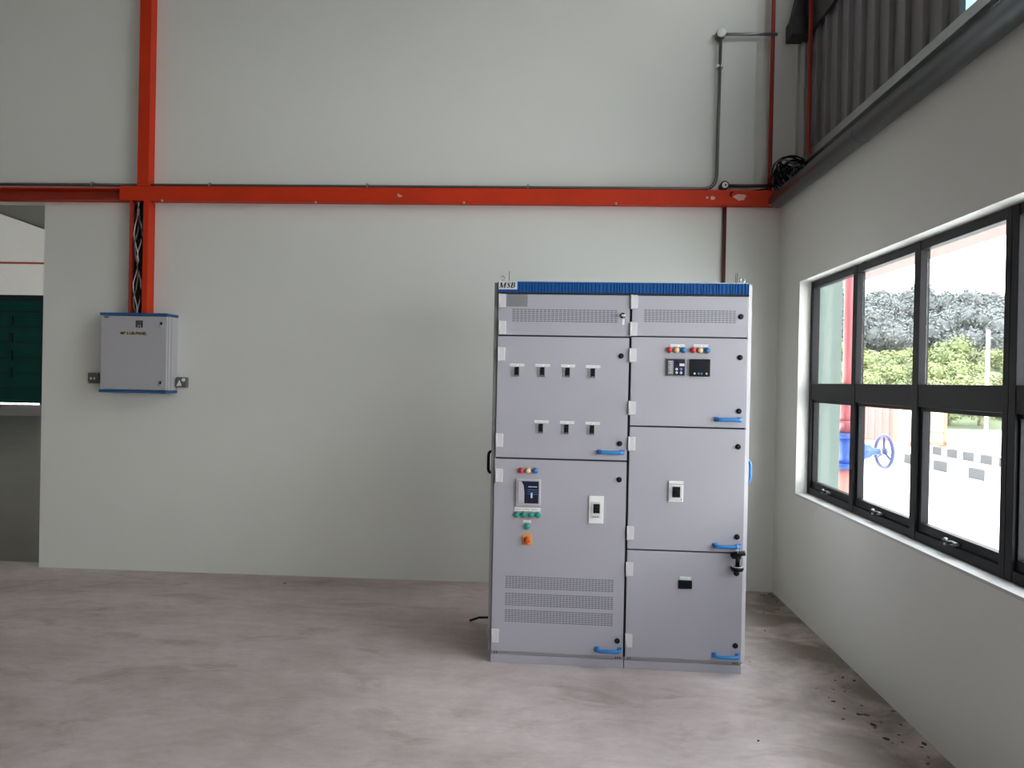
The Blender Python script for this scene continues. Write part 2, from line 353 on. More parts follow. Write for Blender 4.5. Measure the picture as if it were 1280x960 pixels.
# ------------------------------------------------------------------ strip windows
XF0, XF1 = 1.785, 1.830
def strip_window(name, y_hi, label, bays=3, pitch=0.768):
    w = thing(name, label, 'window', (XF0, y_hi, WZ0), kind='structure')
    Hh = WZ1-WZ0-0.004; Dd = XF1-XF0; Ln = bays*pitch; zr0, zr1 = 0.655, 0.765
    b = MB()
    b.box(0, Dd, -Ln, 0, 0.0045, 0.05, FRAMEW, 0.003); b.box(0, Dd, -Ln, 0, Hh-0.045, Hh, FRAMEW, 0.003)
    b.box(0, Dd, -Ln, 0, zr0, zr1, FRAMEW, 0.003)
    for k in range(bays+1):
        y = -k*pitch; ww = 0.030 if k < bays else 0.045
        y0, y1 = (y-ww, y+ww)
        if k == 0: y0, y1 = (-0.045, 0)
        if k == bays: y0, y1 = (-Ln, -Ln+0.04)
        b.box(-0.003, Dd, y0, y1, 0.0045, Hh, FRAMEW, 0.003)
    b.build('window_frame', w)
    for k in range(bays):
        ya = -k*pitch-0.032; yb = -(k+1)*pitch+0.032
        b = MB(); b.box(0.030, 0.036, yb, ya, zr1-0.01, Hh-0.04, GLASS); b.build('pane', w)
        s = MB(); t = 0.042
        s.box(0.012, 0.05, yb, ya, 0.052, 0.052+t, FRAMEW, 0.003); s.box(0.012, 0.05, yb, ya, zr0-0.02, zr0-0.002, FRAMEW, 0.002)
        s.box(0.012, 0.05, ya-0.026, ya-0.002, 0.052+t, zr0-0.02, FRAMEW, 0.002); s.box(0.012, 0.05, yb+0.002, yb+0.026, 0.052+t, zr0-0.02, FRAMEW, 0.002)
        sash = s.build('sash', w)
        b = MB(); b.box(0.030, 0.036, yb+0.02, ya-0.02, 0.052+t-0.006, zr0-0.015, GLASS); b.build('pane', sash)
        ym = (ya+yb)/2
        b = MB(); b.box(-0.012, 0.012, ym-0.03, ym+0.03, 0.056, 0.072, LATCH, 0.003); b.box(-0.028, -0.010, ym-0.012, ym+0.05, 0.062, 0.074, FRAMEW, 0.004)
        b.cyl((-0.018, ym+0.03, 0.05), (-0.018, ym+0.03, 0.082), 0.008, LATCH, 10)
        tag(b.build('latch', sash), 'small steel latch')
    return w
strip_window('window_1', WY0-0.002, 'black framed strip window of three bays nearest the corner')
strip_window('window_2', WY0-0.002-2.306, 'black framed strip window cut by the right edge of the picture')
strip_window('window_4', WY0-0.002-4.612, 'black framed strip window beyond the right edge of the picture')

# ------------------------------------------------------------------ switchboard
CA = Vector((-0.305, 4.209, 0)); CBt = Vector((1.051, 4.177, 0)); ang = math.atan2(CBt.y-CA.y, CBt.x-CA.x)
cu_ = Vector((math.cos(ang), math.sin(ang), 0)); cn_ = Vector((-math.sin(ang), math.cos(ang), 0))
def pc(x, y):                                           # photo pixel -> (u, w) on the cabinet's front plane
    r = ray(x, y); t = ((CA-CAM).dot(cn_))/(r.dot(cn_)); q = CAM + r*t; return (q-CA).dot(cu_), q.z
DEP = 0.62
sw = thing('switchboard', 'tall light grey main switchboard with blue top band marked MSB standing on the floor', 'switchboard', CA, ang)
b = MB()
b.box(-0.014, 1.375, 0.024, DEP, 0.05, 2.115, FRAMEC, 0.003); b.build('carcass', sw)
b = MB(); b.box(1.359, 1.379, 0.004, 0.024, 0.062, 2.112, mat('post_lit', (0.74, 0.72, 0.76), 0.4), 0.002); tag(b.build('corner_post', sw), 'right corner post coloured as lit by the windows')  # window light on this post is put into its paler grey
b = MB(); b.box(-0.024, -0.003, 0.010, 0.024, 0.062, 2.112, mat('post_shaded', (0.20, 0.19, 0.20), 0.5), 0.002); tag(b.build('corner_post', sw), 'left corner post coloured as in shade')  # shade on this post is put into its darker grey
b = MB(); b.box(0.002, 1.356, 0.0222, 0.0239, 0.066, 2.046, DARKG); tag(b.build('seam_shade', sw), 'black sheet giving the shade in the door seams')  # dark sheet painting the shade in the seams between doors
b = MB(); b.box(0.7245, 0.7345, 0.016, 0.026, 0.06, 2.06, DARKG); tag(b.build('centre_gap', sw), 'dark gap between the two door columns')
for (u0, u1) in ((-0.006, 0.727), (0.731, 1.362)):
    b = MB(); b.box(u0, u1, 0.004, DEP-0.01, 0.0, 0.046, CABM, 0.002); b.build('plinth', sw)
    b = MB(); b.box(u0, u1, 0.012, 0.024, 0.047, 0.063, FRAMEC, 0.001)
    for q in (u0+0.02, u0+0.032, u1-0.044, u1-0.032, u1-0.02): b.box(q, q+0.004, 0.010, 0.013, 0.049, 0.061, DARKG)
    b.build('base_rail', sw)
# ribbed blue header
b = MB(); b.box(-0.004, 1.362, 0.006, 0.024, 2.055, 2.118, BLUEG)
nr = 74; x = 0.10
random.seed(3)
while x < 1.360:
    wd = random.choice((0.011, 0.014, 0.014, 0.018)); 
    b.box(x, min(x+wd, 1.362), 0.0, 0.008, 2.060, 2.118, BLUEH, 0.0012); x += wd + 0.003
b.box(-0.004, 0.10, 0.001, 0.008, 2.060, 2.118, BLUEH, 0.0015)
b.box(-0.006, 1.364, 0.003, 0.022, 2.050, 2.059, DARKG); b.box(-0.006, 1.364, 0.002, 0.03, 2.118, 2.123, mat('top_edge', (0.45, 0.55, 0.66), 0.4), 0.001)
hd = b.build('header_band', sw)
b = MB(); b.box(0.0, 0.103, -0.006, 0.001, 2.074, 2.119, PLATE, 0.001); b.build('nameplate', hd)
def serif_word():                                       # bold italic serif capitals, drawn as outlines
    b = MB(); sh = 0.22; hh = 0.029; ox = 0.005; oz = 2.0825; y = -0.0068
    def P(pts, x0):
        b.poly([(ox + x0 + px*hh + sh*pz*hh, y, oz + pz*hh) for px, pz in pts], (0, 0.0012, 0), INK)
    def bar(x0, a, c, wdt): P([(a[0]-wdt/2, a[1]), (a[0]+wdt/2, a[1]), (c[0]+wdt/2, c[1]), (c[0]-wdt/2, c[1])], x0)
    # M
    bar(0, (0.08, 0), (0.08, 1), 0.13); bar(0, (0.95, 0), (0.95, 1), 0.27); bar(0, (0.50, 0.0), (0.14, 1), 0.28); bar(0, (0.50, 0.0), (0.92, 1), 0.13)
    for q, ww in ((0.08, 0.34), (0.95, 0.42)): P([(q-ww/2, 0), (q+ww/2, 0), (q+ww/2, 0.08), (q-ww/2, 0.08)], 0)
    for q, ww in ((0.06, 0.30), (0.98, 0.34)): P([(q-ww/2, 0.92), (q+ww/2, 0.92), (q+ww/2, 1), (q-ww/2, 1)], 0)
    def stroke(x0, pts, wdts):
        for (p, q, w0, w1) in zip(pts, pts[1:], wdts, wdts[1:]):
            d = Vector((q[0]-p[0], q[1]-p[1])); nn = Vector((-d.y, d.x)).normalized()
            P([(p[0]+nn.x*w0/2, p[1]+nn.y*w0/2), (p[0]-nn.x*w0/2, p[1]-nn.y*w0/2), (q[0]-nn.x*w1/2, q[1]-nn.y*w1/2), (q[0]+nn.x*w1/2, q[1]+nn.y*w1/2)], x0)
    spine = [(0.60, 0.74), (0.52, 0.90), (0.34, 0.96), (0.17, 0.88), (0.14, 0.72), (0.28, 0.56), (0.48, 0.44), (0.58, 0.28), (0.52, 0.10), (0.32, 0.04), (0.14, 0.12), (0.06, 0.28)]
    stroke(0.0375, spine, [0.10, 0.12, 0.12, 0.20, 0.24, 0.27, 0.27, 0.24, 0.20, 0.12, 0.12, 0.10])
    # B
    x0 = 0.0615
    bar(x0, (0.14, 0), (0.14, 1), 0.28); P([(-0.04, 0), (0.34, 0), (0.34, 0.08), (-0.04, 0.08)], x0); P([(-0.04, 0.92), (0.34, 0.92), (0.34, 1), (-0.04, 1)], x0)
    stroke(x0, [(0.2, 0.96), (0.46, 0.96), (0.60, 0.86), (0.60, 0.66), (0.46, 0.54), (0.2, 0.53)], [0.11, 0.12, 0.25, 0.25, 0.12, 0.11])
    stroke(x0, [(0.2, 0.53), (0.50, 0.52), (0.68, 0.40), (0.68, 0.16), (0.50, 0.04), (0.2, 0.04)], [0.11, 0.12, 0.27, 0.27, 0.12, 0.11])
    return b
tag(serif_word().build('lettering', hd), 'black italic letters MSB')

# small fittings, each mesh built once about its own origin (front plane y = 0, towards the viewer -y)
b = MB(); b.box(-0.0165, 0.0165, -0.013, 0, -0.037, 0.037, HINGEM, 0.002); b.cyl((-0.019, -0.010, -0.039), (-0.019, -0.010, 0.039), 0.005, HINGEM, 10); HINGE = b.data('hinge')
b = MB(); b.lathe((0, 0, 0), (0, -1, 0), [(0.0145, 0), (0.0145, 0.006), (0.012, 0.009), (0.001, 0.009)], BLACKP, 20); b.box(-0.002, 0.002, -0.0095, -0.008, -0.008, 0.008, DARKG); LOCK = b.data('lock')
b = MB(); pts = [(-0.062, 0, 0)] + bend((-0.062, -0.020, 0), (-0.060, -0.038, 0), (-0.040, -0.040, 0)) + bend((0.040, -0.040, 0), (0.060, -0.038, 0), (0.062, -0.020, 0)) + [(0.062, 0, 0)]
b.tube(pts, 0.0105, BLUEHD, 12); b.box(-0.075, -0.050, -0.004, 0, -0.013, 0.013, BLUEHD, 0.001); b.box(0.050, 0.075, -0.004, 0, -0.013, 0.013, BLUEHD, 0.001); HANDLE = b.data('handle')
def pilot(m):
    b = MB(); b.lathe((0, 0, 0), (0, -1, 0), [(0.0175, 0), (0.0175, 0.006), (0.015, 0.008), (0.015, 0.0081)], BEZEL, 20)
    b.lathe((0, 0, 0), (0, -1, 0), [(0.0150, 0.008), (0.0150, 0.016), (0.0115, 0.022), (0.005, 0.0245), (0.0005, 0.025)], m, 20); return b.data('pilot_light')
PR, PY, PB, PG = pilot(LRED), pilot(LYEL), pilot(LBLU), pilot(LGRN)
b = MB(); b.box(-0.026, 0.026, -0.004, 0, -0.028, 0.027, CABM, 0.0015); b.box(-0.012, 0.012, -0.010, -0.004, -0.026, 0.026, BLACKP, 0.0015); b.box(-0.008, 0.008, -0.022, -0.010, -0.002, 0.012, BLACKP, 0.002); b.box(-0.010, 0.010, -0.0106, -0.0098, -0.024, -0.018, GREYBZ); BREAKER = b.data('circuit_breaker')
def plate(wd, hg, tiles=1):
    b = MB(); b.box(-wd/2, wd/2, -0.003, 0, -hg/2, hg/2, WHITEP, 0.0008)
    n = max(3, int(wd/0.009))
    for k in range(n):
        if (k*7) % 5 != 3: b.box(-wd/2+wd*(k+0.25)/n, -wd/2+wd*(k+0.72)/n, -0.0034, -0.0029, -hg*0.16, hg*0.12, NPLATE)
    return b.data('label_plate')
PL80 = plate(0.080, 0.014)

def door(u0, u1, w0, w1, label):
    b = MB(); b.box(u0, u1, 0.0, 0.022, w0, w1, CABM, 0.003)
    return tag(b.build('door', sw), label)
def fit(d, name, me, x, y, dy=0.0, label=None):
    u, w = pc(x, y); o = put(name, me, d, (u, dy, w)); 
    if label: o['label'] = label
    return o
dA = door(0.000, 0.7235, 1.823, 2.048, 'upper left door with vent slots'); dB = door(0.000, 0.7235, 1.143, 1.815, 'left door with seven breakers')
dC = door(-0.004, 0.7235, 0.065, 1.134, 'lower left door with relay and vent slots')
dD = door(0.7365, 1.357, 1.828, 2.048, 'upper right door with vent slots'); dE = door(0.7365, 1.357, 1.337, 1.821, 'right door with two meters')
dF = door(0.7365, 1.359, 0.660, 1.329, 'right door with single breaker'); dG = door(0.7365, 1.359, 0.066, 0.652, 'lower right door with small black meter')
for d, spots in ((dA, [(628.5, 376), (628.5, 409.5)]), (dB, [(627.5, 442.5), (625, 550)]), (dC, [(624.5, 594), (619.5, 794)]),
                 (dD, [(793.5, 377.5), (792.5, 411.5)]), (dE, [(791.5, 444), (790.5, 510)]), (dF, [(790, 554.5), (788.5, 666)]), (dG, [(787.5, 711), (786.5, 800)])):
    for p in spots: fit(d, 'hinge', HINGE, *p)
for d, spots in ((dB, [(776.5, 445), (774.5, 554.5)]), (dC, [(774, 599.5), (771.5, 801)]), (dD, [(926, 396)]), (dE, [(925, 447), (923.5, 514)]),
                 (dF, [(922.5, 558.5), (921, 671)]), (dG, [(920.5, 716.5), (919, 807)])):
    for p in spots: fit(d, 'lock', LOCK, *p)
lk = fit(dA, 'lock', LOCK, 778.5, 394.5)
for d, p in ((dB, (763, 565)), (dC, (760, 811.5)), (dE, (910, 524.5)), (dF, (908, 682)), (dG, (907, 819))): fit(d, 'handle', HANDLE, *p, label='blue bow handle')
# vent slots
def vents(d, x0, y0, x1, y1, cols, blocks):
    ua, wa = pc(x0, y0); ub, wb_ = pc(x1, y1)
    for (f0, f1, rows) in blocks:
        b = MB()
        za = wa + (wb_-wa)*f0; zb = wa + (wb_-wa)*f1
        for r in range(rows):
            z = za + (zb-za)*(r+0.5)/rows; h = abs(zb-za)/rows*0.40
            for c in range(cols):
                xa = ua + (ub-ua)*(c+0.12)/cols; xb = ua + (ub-ua)*(c+0.88)/cols
                b.box(xa, xb, -0.0006, 0.004, z-h/2, z+h/2, VENTM)
        tag(b.build('vent_slots', d), 'rows of small dark vent slots')
vents(dA, 640, 385.5, 772, 404, 27, [(0, 1, 7)]); vents(dD, 805, 386.5, 920, 404.5, 25, [(0, 1, 7)])
vents(dC, 631.5, 719, 766, 785, 34, [(0, 0.27, 7), (0.355, 0.63, 7), (0.70, 0.97, 7)])
# small rating plate, illegible fine print
u, w = pc(646.5, 375.5); b = MB(); b.box(-0.058, 0.058, -0.002, 0, -0.034, 0.034, NPLATE, 0.0008)
for k in range(6):
    ln = (0.05, 0.09, 0.07, 0.095, 0.08, 0.06)[k]; b.box(-0.05, -0.05+ln, -0.0025, -0.0018, 0.022-k*0.010, 0.0245-k*0.010, GREYBZ)
tag(put('rating_plate', b.data('rating_plate'), dA, (u, 0, w)), 'grey rating plate')
# breakers
for p in ((646, 464.5), (678, 465), (709.5, 465.5), (741, 466.5)):
    fit(dB, 'circuit_breaker', BREAKER, *p); fit(dB, 'label_plate', PL80, p[0]+0.3, p[1]-8.2)
for p in ((676, 535.5), (708, 536.5), (740, 537.5)):
    fit(dB, 'circuit_breaker', BREAKER, *p); fit(dB, 'label_plate', PL80, p[0]+0.8, p[1]-8.4)
# lower left door fittings
for m_, p, c in ((PR, (651.5, 588), 'red'), (PY, (660.5, 588), 'yellow'), (PB, (669.2, 588.3), 'blue')): fit(dC, 'pilot_light', m_, *p, label=c+' pilot light')
b = MB(); hw, hh = 0.068, 0.073
b.box(-hw, hw, -0.016, 0, -hh, hh, SILVER, 0.004); b.box(-hw+0.010, hw-0.008, -0.018, -0.014, -hh+0.012, hh-0.009, GREYBZ, 0.001)
b.box(-hw+0.013, hw-0.012, -0.020, -0.016, -hh+0.014, hh-0.012, NAVY, 0.001)
b.poly([(-hw+0.013, -0.0215, hh-0.012), (-hw+0.030, -0.0215, hh-0.012), (-hw+0.042, -0.0215, hh-0.035), (-hw+0.047, -0.0215, 0.0), (-hw+0.047, -0.0215, -hh+0.014), (-hw+0.013, -0.0215, -hh+0.014)], (0, 0.004, 0), SILVER)
b.box(0.0, 0.048, -0.021, -0.019, 0.030, 0.034, PLATE); b.box(0.014, 0.024, -0.022, -0.019, -0.030, -0.002, PLATE, 0.001)
for k in range(3): b.box(-0.005, 0.050, -0.0206, -0.0195, 0.014-k*0.012, 0.016-k*0.012, MIDBLU)
u, w = pc(660.5, 615); tag(put('protection_relay', b.data('protection_relay'), dC, (u, 0, w)), 'square relay with silver left edge and dark navy face')
fit(dC, 'label_plate', plate(0.148, 0.020), 659.5, 636.7)
for p in ((646, 643), (654.8, 643), (664.3, 643.2), (672.7, 643.4)): fit(dC, 'push_button', PG, *p, label='green push button in a row of four')
fit(dC, 'label_plate', plate(0.045, 0.014), 658.8, 651.7); fit(dC, 'push_button', PG, 659, 657.6, label='single green push button')
b = MB(); b.box(-0.026, 0.026, -0.006, 0, -0.030, 0.030, SWO, 0.003); b.lathe((0, -0.006, 0), (0, -1, 0), [(0.018, 0), (0.017, 0.012), (0.001, 0.012)], SWR, 18); b.box(-0.006, 0.006, -0.036, -0.016, -0.020, 0.020, SWR, 0.003)
b.box(-0.002, 0.002, -0.0064, -0.0058, -0.028, -0.020, INK)
u, w = pc(658.8, 674.3); tag(put('rotary_switch', b.data('rotary_switch'), dC, (u, 0, w)), 'orange plate with red rotary knob')
def moulded_breaker(wd, hg, zt):
    b = MB(); b.box(-wd/2, wd/2, -0.008, 0, -hg/2, hg/2, WHITEP, 0.002)
    b.box(-wd*0.31, wd*0.31, -0.014, -0.007, -hg*0.30, hg*0.30, PLATE, 0.002); b.box(-wd*0.20, wd*0.24, -0.017, -0.012, -hg*0.12+zt, hg*0.22+zt, BLACKP, 0.002)
    b.box(-wd*0.10, wd*0.14, -0.036, -0.016, hg*0.03+zt, hg*0.13+zt, BLACKP, 0.003)
    for k in range(5): b.box(-wd*0.24+k*wd*0.09, -wd*0.19+k*wd*0.09, -0.0146, -0.0138, -hg*0.27, -hg*0.23, INK)
    return b.data('moulded_case_breaker')
u, w = pc(745.2, 637); tag(put('moulded_case_breaker', moulded_breaker(0.080, 0.150, 0.0), dC, (u, 0, w)), 'white framed breaker with black toggle')
# meter door
for p in ((847, 432), (876, 432.2)): fit(dE, 'label_plate', plate(0.078, 0.014), *p)
for m_, p, c in ((PR, (836.3, 437.5), 'red'), (PY, (845.3, 437.6), 'yellow'), (PB, (854.2, 437.8), 'blue'), (PR, (866, 437.7), 'red'), (PY, (874.8, 437.9), 'yellow'), (PB, (883.8, 438.2), 'blue')): fit(dE, 'pilot_light', m_, *p, label=c+' pilot light')
b = MB(); b.box(-0.051, 0.051, -0.014, 0, -0.048, 0.047, GREYBZ, 0.003); b.box(-0.047, 0.047, -0.0165, -0.012, -0.044, 0.043, NAVY, 0.001)
b.box(-0.044, -0.014, -0.0172, -0.0160, -0.040, 0.036, GREYBZ)
for k in range(7): b.box(-0.040 + (k % 3)*0.004, -0.020, -0.0178, -0.0168, 0.028-k*0.010, 0.031-k*0.010, PLATE)
b.box(0.018, 0.044, -0.0175, -0.0160, 0.006, 0.020, PLATE); b.box(-0.008, 0.012, -0.0175, -0.016, 0.012, 0.030, SCREEN)
for (x, z) in ((0.002, -0.011), (0.026, -0.011), (0.002, -0.030), (0.026, -0.030)): b.lathe((x, -0.016, z), (0, -1, 0), [(0.0075, 0), (0.006, 0.004), (0.0005, 0.004)], MIDBLU if (x+z) > 0 else PLATE, 12)
u, w = pc(844.7, 459); tag(put('power_meter', b.data('power_meter'), dE, (u, 0, w)), 'navy power meter with small round buttons')
b = MB(); b.box(-0.054, 0.054, -0.020, 0, -0.047, 0.047, BLACKP, 0.004); b.box(-0.036, 0.040, -0.0215, -0.018, -0.016, 0.036, SCREEN, 0.001)
for k, x in enumerate((-0.030, -0.008, 0.008, 0.034)): b.lathe((x, -0.019, -0.032), (0, -1, 0), [(0.006, 0), (0.005, 0.004), (0.0005, 0.004)], PLATE if k in (0, 3) else MIDBLU, 12)
u, w = pc(874.5, 459.8); tag(put('power_meter', b.data('power_meter'), dE, (u, 0, w)), 'black power meter with dark screen')
# single breaker door, black meter door
b = MB(); b.box(-0.040, 0.040, -0.006, 0, -0.058, 0.056, WHITEP, 0.0015); b.box(-0.040, 0.040, -0.008, -0.005, 0.0385, 0.0405, INK); b.box(-0.0415, -0.0395, -0.008, -0.004, -0.058, 0.056, INK)
b.box(-0.034, 0.034, -0.0085, -0.005, -0.052, 0.034, PLATE, 0.001); b.box(-0.020, 0.022, -0.014, -0.008, -0.032, 0.026, BLACKP, 0.002); b.box(-0.010, 0.012, -0.040, -0.013, -0.006, 0.008, BLACKP, 0.003); b.box(0.026, 0.030, -0.0092, -0.008, -0.046, -0.040, INK)
u, w = pc(844.8, 614); tag(put('moulded_case_breaker', b.data('moulded_case_breaker'), dF, (u, 0, w)), 'square breaker with black toggle and white label')
fit(dG, 'label_plate', plate(0.062, 0.016), 857, 722.8)
b = MB(); b.box(-0.037, 0.037, -0.010, 0, -0.023, 0.022, BLACKP, 0.003); b.box(-0.032, 0.032, -0.0112, -0.009, -0.018, 0.017, SCREEN, 0.001)
u, w = pc(856.3, 730.3); tag(put('hour_meter', b.data('hour_meter'), dG, (u, 0, w)), 'small black rectangular meter')
# side handles and lifting eyes
def side_handle(x, sgn, m, z0, z1, label):
    b = MB(); e = sgn*0.034
    pts = [(x, 0.09, z0)] + bend((x+e*0.5, 0.09, z0), (x+e, 0.09, z0), (x+e, 0.09, z0+0.03)) + bend((x+e, 0.09, z1-0.03), (x+e, 0.09, z1), (x+e*0.5, 0.09, z1)) + [(x, 0.09, z1)]
    b.tube(pts, 0.0085, m, 10); b.box(min(x, x+sgn*0.004), max(x, x+sgn*0.004), 0.075, 0.105, z0-0.015, z0+0.015, m, 0.001); b.box(min(x, x+sgn*0.004), max(x, x+sgn*0.004), 0.075, 0.105, z1-0.015, z1+0.015, m, 0.001)
    tag(b.build('side_handle', sw), label)
side_handle(-0.014, -1, BLACKP, 1.045, 1.165, 'dark side handle on the left flank'); side_handle(1.375, 1, BLUEHD, 1.035, 1.150, 'blue side handle on the right flank')
for u in (0.018, 1.338):
    b = MB(); b.lathe((u, 0.06, 2.115), (0, 0, 1), [(0.012, 0), (0.012, 0.010), (0.006, 0.014), (0.006, 0.02)], STEEL, 12)
    b.torus((u, 0.06, 2.144), (0, 1, 0), 0.012, 0.004, STEEL, 20, 8); b.build('lifting_eye', sw)
for us in ((0.050,), (1.302, 1.310)):
    b = MB()
    for u in us: b.tube([(u, 0.07, 2.115), (u+0.002, 0.07, 2.185)], 0.0022, COND, 6)
    b.build('lifting_rod', sw)

# key left in the lock of the upper left door, with a white tag
u, w = pc(778.5, 396.5)
kr = thing('key', 'small silver key with white tag in the lock of the upper left switchboard door', 'key', CA + cu_*u + Vector((0, 0, w)), ang)
b = MB(); b.cyl((0, -0.009, 0.0085), (0, -0.030, 0.0085), 0.004, STEEL, 10); b.box(-0.011, 0.011, -0.046, -0.030, 0.001, 0.013, STEEL, 0.003); b.build('key_bow', kr)
b = MB(); b.torus((0, -0.046, -0.004), (1, 0, 0), 0.009, 0.0012, STEEL, 18, 6); b.build('ring', kr)
b = MB(); b.box(-0.006, 0.006, -0.048, -0.044, -0.046, -0.014, WHITEP, 0.002); b.build('tag', kr)
# black panel key hung by a white tie from the blue handle of the single-breaker door
u, w = pc(919.5, 682)
pk = thing('panel_key', 'black T-shaped panel key hung by white tie from blue handle beside the single-breaker door', 'key', CA + cu_*u - cn_*0.040 + Vector((0, 0, w)), ang)
b = MB(); b.torus((0, 0, -0.009), (1, 0, 0), 0.0225, 0.0018, WHITEP, 22, 6); b.build('tie', pk)
b = MB(); b.tube([(-0.035, -0.004, -0.040), (0.040, -0.004, -0.030)], 0.014, BLACKP, 12); b.box(-0.028, 0.020, -0.014, 0.008, -0.062, -0.030, BLACKP, 0.005); b.build('cross_bar', pk)
b = MB(); b.tube([(0.004, -0.004, -0.05), (0.002, -0.004, -0.105)], 0.012, BLACKP, 12); b.build('shank', pk)
b = MB(); b.lathe((0.001, -0.004, -0.100), (0, 0, -1), [(0.014, 0), (0.033, 0.006), (0.035, 0.016), (0.030, 0.026), (0.001, 0.026)], BLACKP, 20); b.torus((0.001, -0.004, -0.104), (0, 0, 1), 0.026, 0.003, SILVER, 22, 6); b.build('socket_head', pk)

# cable tail behind the switchboard
b = MB(); b.tube([(-0.16, 4.95, 0.012), (-0.27, 4.93, 0.020), (-0.36, 4.90, 0.034), (-0.44, 4.90, 0.030), (-0.50, 4.88, 0.014)], 0.008, BLACKP, 8)
tag(b.build('cable_tail'), 'short black cable end on the floor poking out behind the left foot of the switchboard', 'cable')

# ------------------------------------------------------------------ distribution board
DBX0, DBX1, DBY, DBZ0, DBZ1 = -3.486, -2.962, 5.695, 1.416, 2.032
db = thing('distribution_board', 'grey wall-mounted distribution box with blue top and bottom edges below the open orange trunking', 'distribution box', (DBX0, YB, DBZ0))
Wd, Hd, Dp = DBX1-DBX0, DBZ1-DBZ0, YB-DBY
DBM = mat('box_grey', (0.46, 0.45, 0.485), 0.45, var=0.03, vscale=3); DBB = mat('box_blue', (0.015, 0.10, 0.27), 0.45)
b = MB(); b.box(0, Wd, -Dp+0.03, 0, 0.022, Hd-0.022, DBM, 0.003); b.box(Wd-0.001, Wd+0.002, -0.11, -0.10, 0.03, Hd-0.03, FRAMEC); b.build('body', db)
b = MB(); b.box(0.002, Wd-0.002, -Dp, -Dp+0.024, 0.024, Hd-0.024, DBM, 0.004); dd = b.build('door', db)
b = MB(); b.box(-0.006, Wd+0.003, -Dp-0.006, 0, Hd-0.021, Hd, DBB, 0.004); tag(b.build('top_cap', db), 'blue top edge')
b = MB(); b.box(-0.006, Wd+0.003, -Dp-0.006, 0, 0, 0.021, DBB, 0.004); tag(b.build('bottom_cap', db), 'blue bottom edge')
for z in (Hd-0.085, 0.075):
    b = MB(); b.box(-0.011, 0.011, -0.008, 0, -0.021, 0.021, SILVER, 0.003); b.box(-0.008, 0.008, -0.011, -0.006, -0.004, 0.018, BLACKP, 0.002); put('lock', b.data('lock'), dd, (Wd-0.040, -Dp, z))
b = MB(); b.box(-0.028, 0.028, -0.002, 0, -0.027, 0.027, INK, 0.001)
for k in range(4): b.box(-0.022, 0.022 if k != 2 else 0.004, -0.0026, -0.0018, 0.016-k*0.012, 0.018-k*0.012, SILVER)
for x in (-0.012, 0.006): b.box(x, x+0.008, -0.0026, -0.0018, -0.022, -0.006, SILVER)
tag(put('emblem_plate', b.data('emblem_plate'), dd, (0.305, -Dp, Hd-0.085)), 'small black square emblem plate')
STK = mat('yellowed_tape', (0.50, 0.46, 0.33), 0.6)
b = MB(); b.box(-0.105, 0.105, -0.001, 0, -0.016, 0.016, STK, 0.0003); lp = put('label_strip', b.data('label_strip'), dd, (0.262, -Dp, Hd-0.158))
put('lettering', text_mesh('MP 2-LIB-PANEL', 0.030, INK, 0, 0.0009), dd, (0.262, -Dp-0.0015, Hd-0.158))
b = MB(); b.box(-0.02, 0.02, -0.001, 0, -0.006, 0.006, NPLATE); b.box(-0.014, 0.008, -0.0015, -0.0005, -0.002, 0.002, INK); put('sticker', b.data('sticker'), dd, (0.045, -Dp, Hd-0.036))
# two metal outlets on the wall beside it
def outlet(c, w_, left, label):
    t = thing('wall_outlet', label, 'socket', (c.x, YB, c.z-w_/2))
    b = MB(); b.box(-w_/2, w_/2, -0.045, 0, 0, w_, mat('outlet_metal', (0.17, 0.16, 0.15), 0.4, metal=0.5), 0.006); b.build('back_box', t)
    b = MB()
    if left:
        for x in (-0.016, 0.012): b.box(x-0.006, x+0.008, -0.050, -0.044, 0.03, 0.048, WHITEP, 0.002)
    else:
        b.poly([(-0.034, -0.050, 0.014), (0.006, -0.050, 0.014), (-0.012, -0.050, 0.060)], (0, 0.006, 0), WHITEP); b.lathe((0.020, -0.044, 0.060), (0, -1, 0), [(0.014, 0), (0.013, 0.008), (0.001, 0.008)], WHITEP, 14)
    b.build('switch', t)
    for x in (-0.032, 0.032):
        b = MB(); b.lathe((x, -0.045, w_-0.010 if x > 0 else 0.010), (0, -1, 0), [(0.004, 0), (0.003, 0.002), (0.0003, 0.002)], STEEL, 8); b.build('screw', t)
outlet(on(116.5, 472.5, 1, YB-0.04), 0.084, True, 'grey metal wall outlet on the left side of the distribution box')
outlet(on(226.5, 478, 1, YB-0.04), 0.082, False, 'grey metal wall outlet with white switch right of the distribution box')

# ------------------------------------------------------------------ orange trunking
TY = YB-0.10
ht = thing('cable_trunking', 'long horizontal orange trunking across the back wall', 'trunking', (-0.9, YB, 2.915))
def trunk_x(x, z=0): return x+0.9
b = MB(); b.box(-2.50, 2.58, -0.098, 0, 0.004, 0.108, ORANGE, 0.003); b.build('body', ht)
b = MB(); b.box(-2.50, 2.585, -0.103, -0.094, 0.0, 0.112, ORANGE, 0.003); b.build('lid', ht)
b = MB(); b.box(-9.0, -2.50, -0.010, 0, 0.006, 0.100, ORANGE_IN); b.box(-9.0, -2.50, -0.098, 0, 0.004, 0.012, ORANGE, 0.002); b.box(-9.0, -2.50, -0.098, 0, 0.088, 0.098, ORANGE, 0.002)
b.box(-9.0, -2.50, -0.098, -0.094, 0.004, 0.020, ORANGE_IN)
tag(b.build('open_channel', ht), 'open dark red channel left of the crossing')
BOLT = MB(); BOLT.lathe((0, 0, 0), (0, -1, 0), [(0.010, 0), (0.010, 0.003), (0.006, 0.006), (0.006, 0.012), (0.0005, 0.012)], STEEL, 10); BOLT = BOLT.data('bolt')
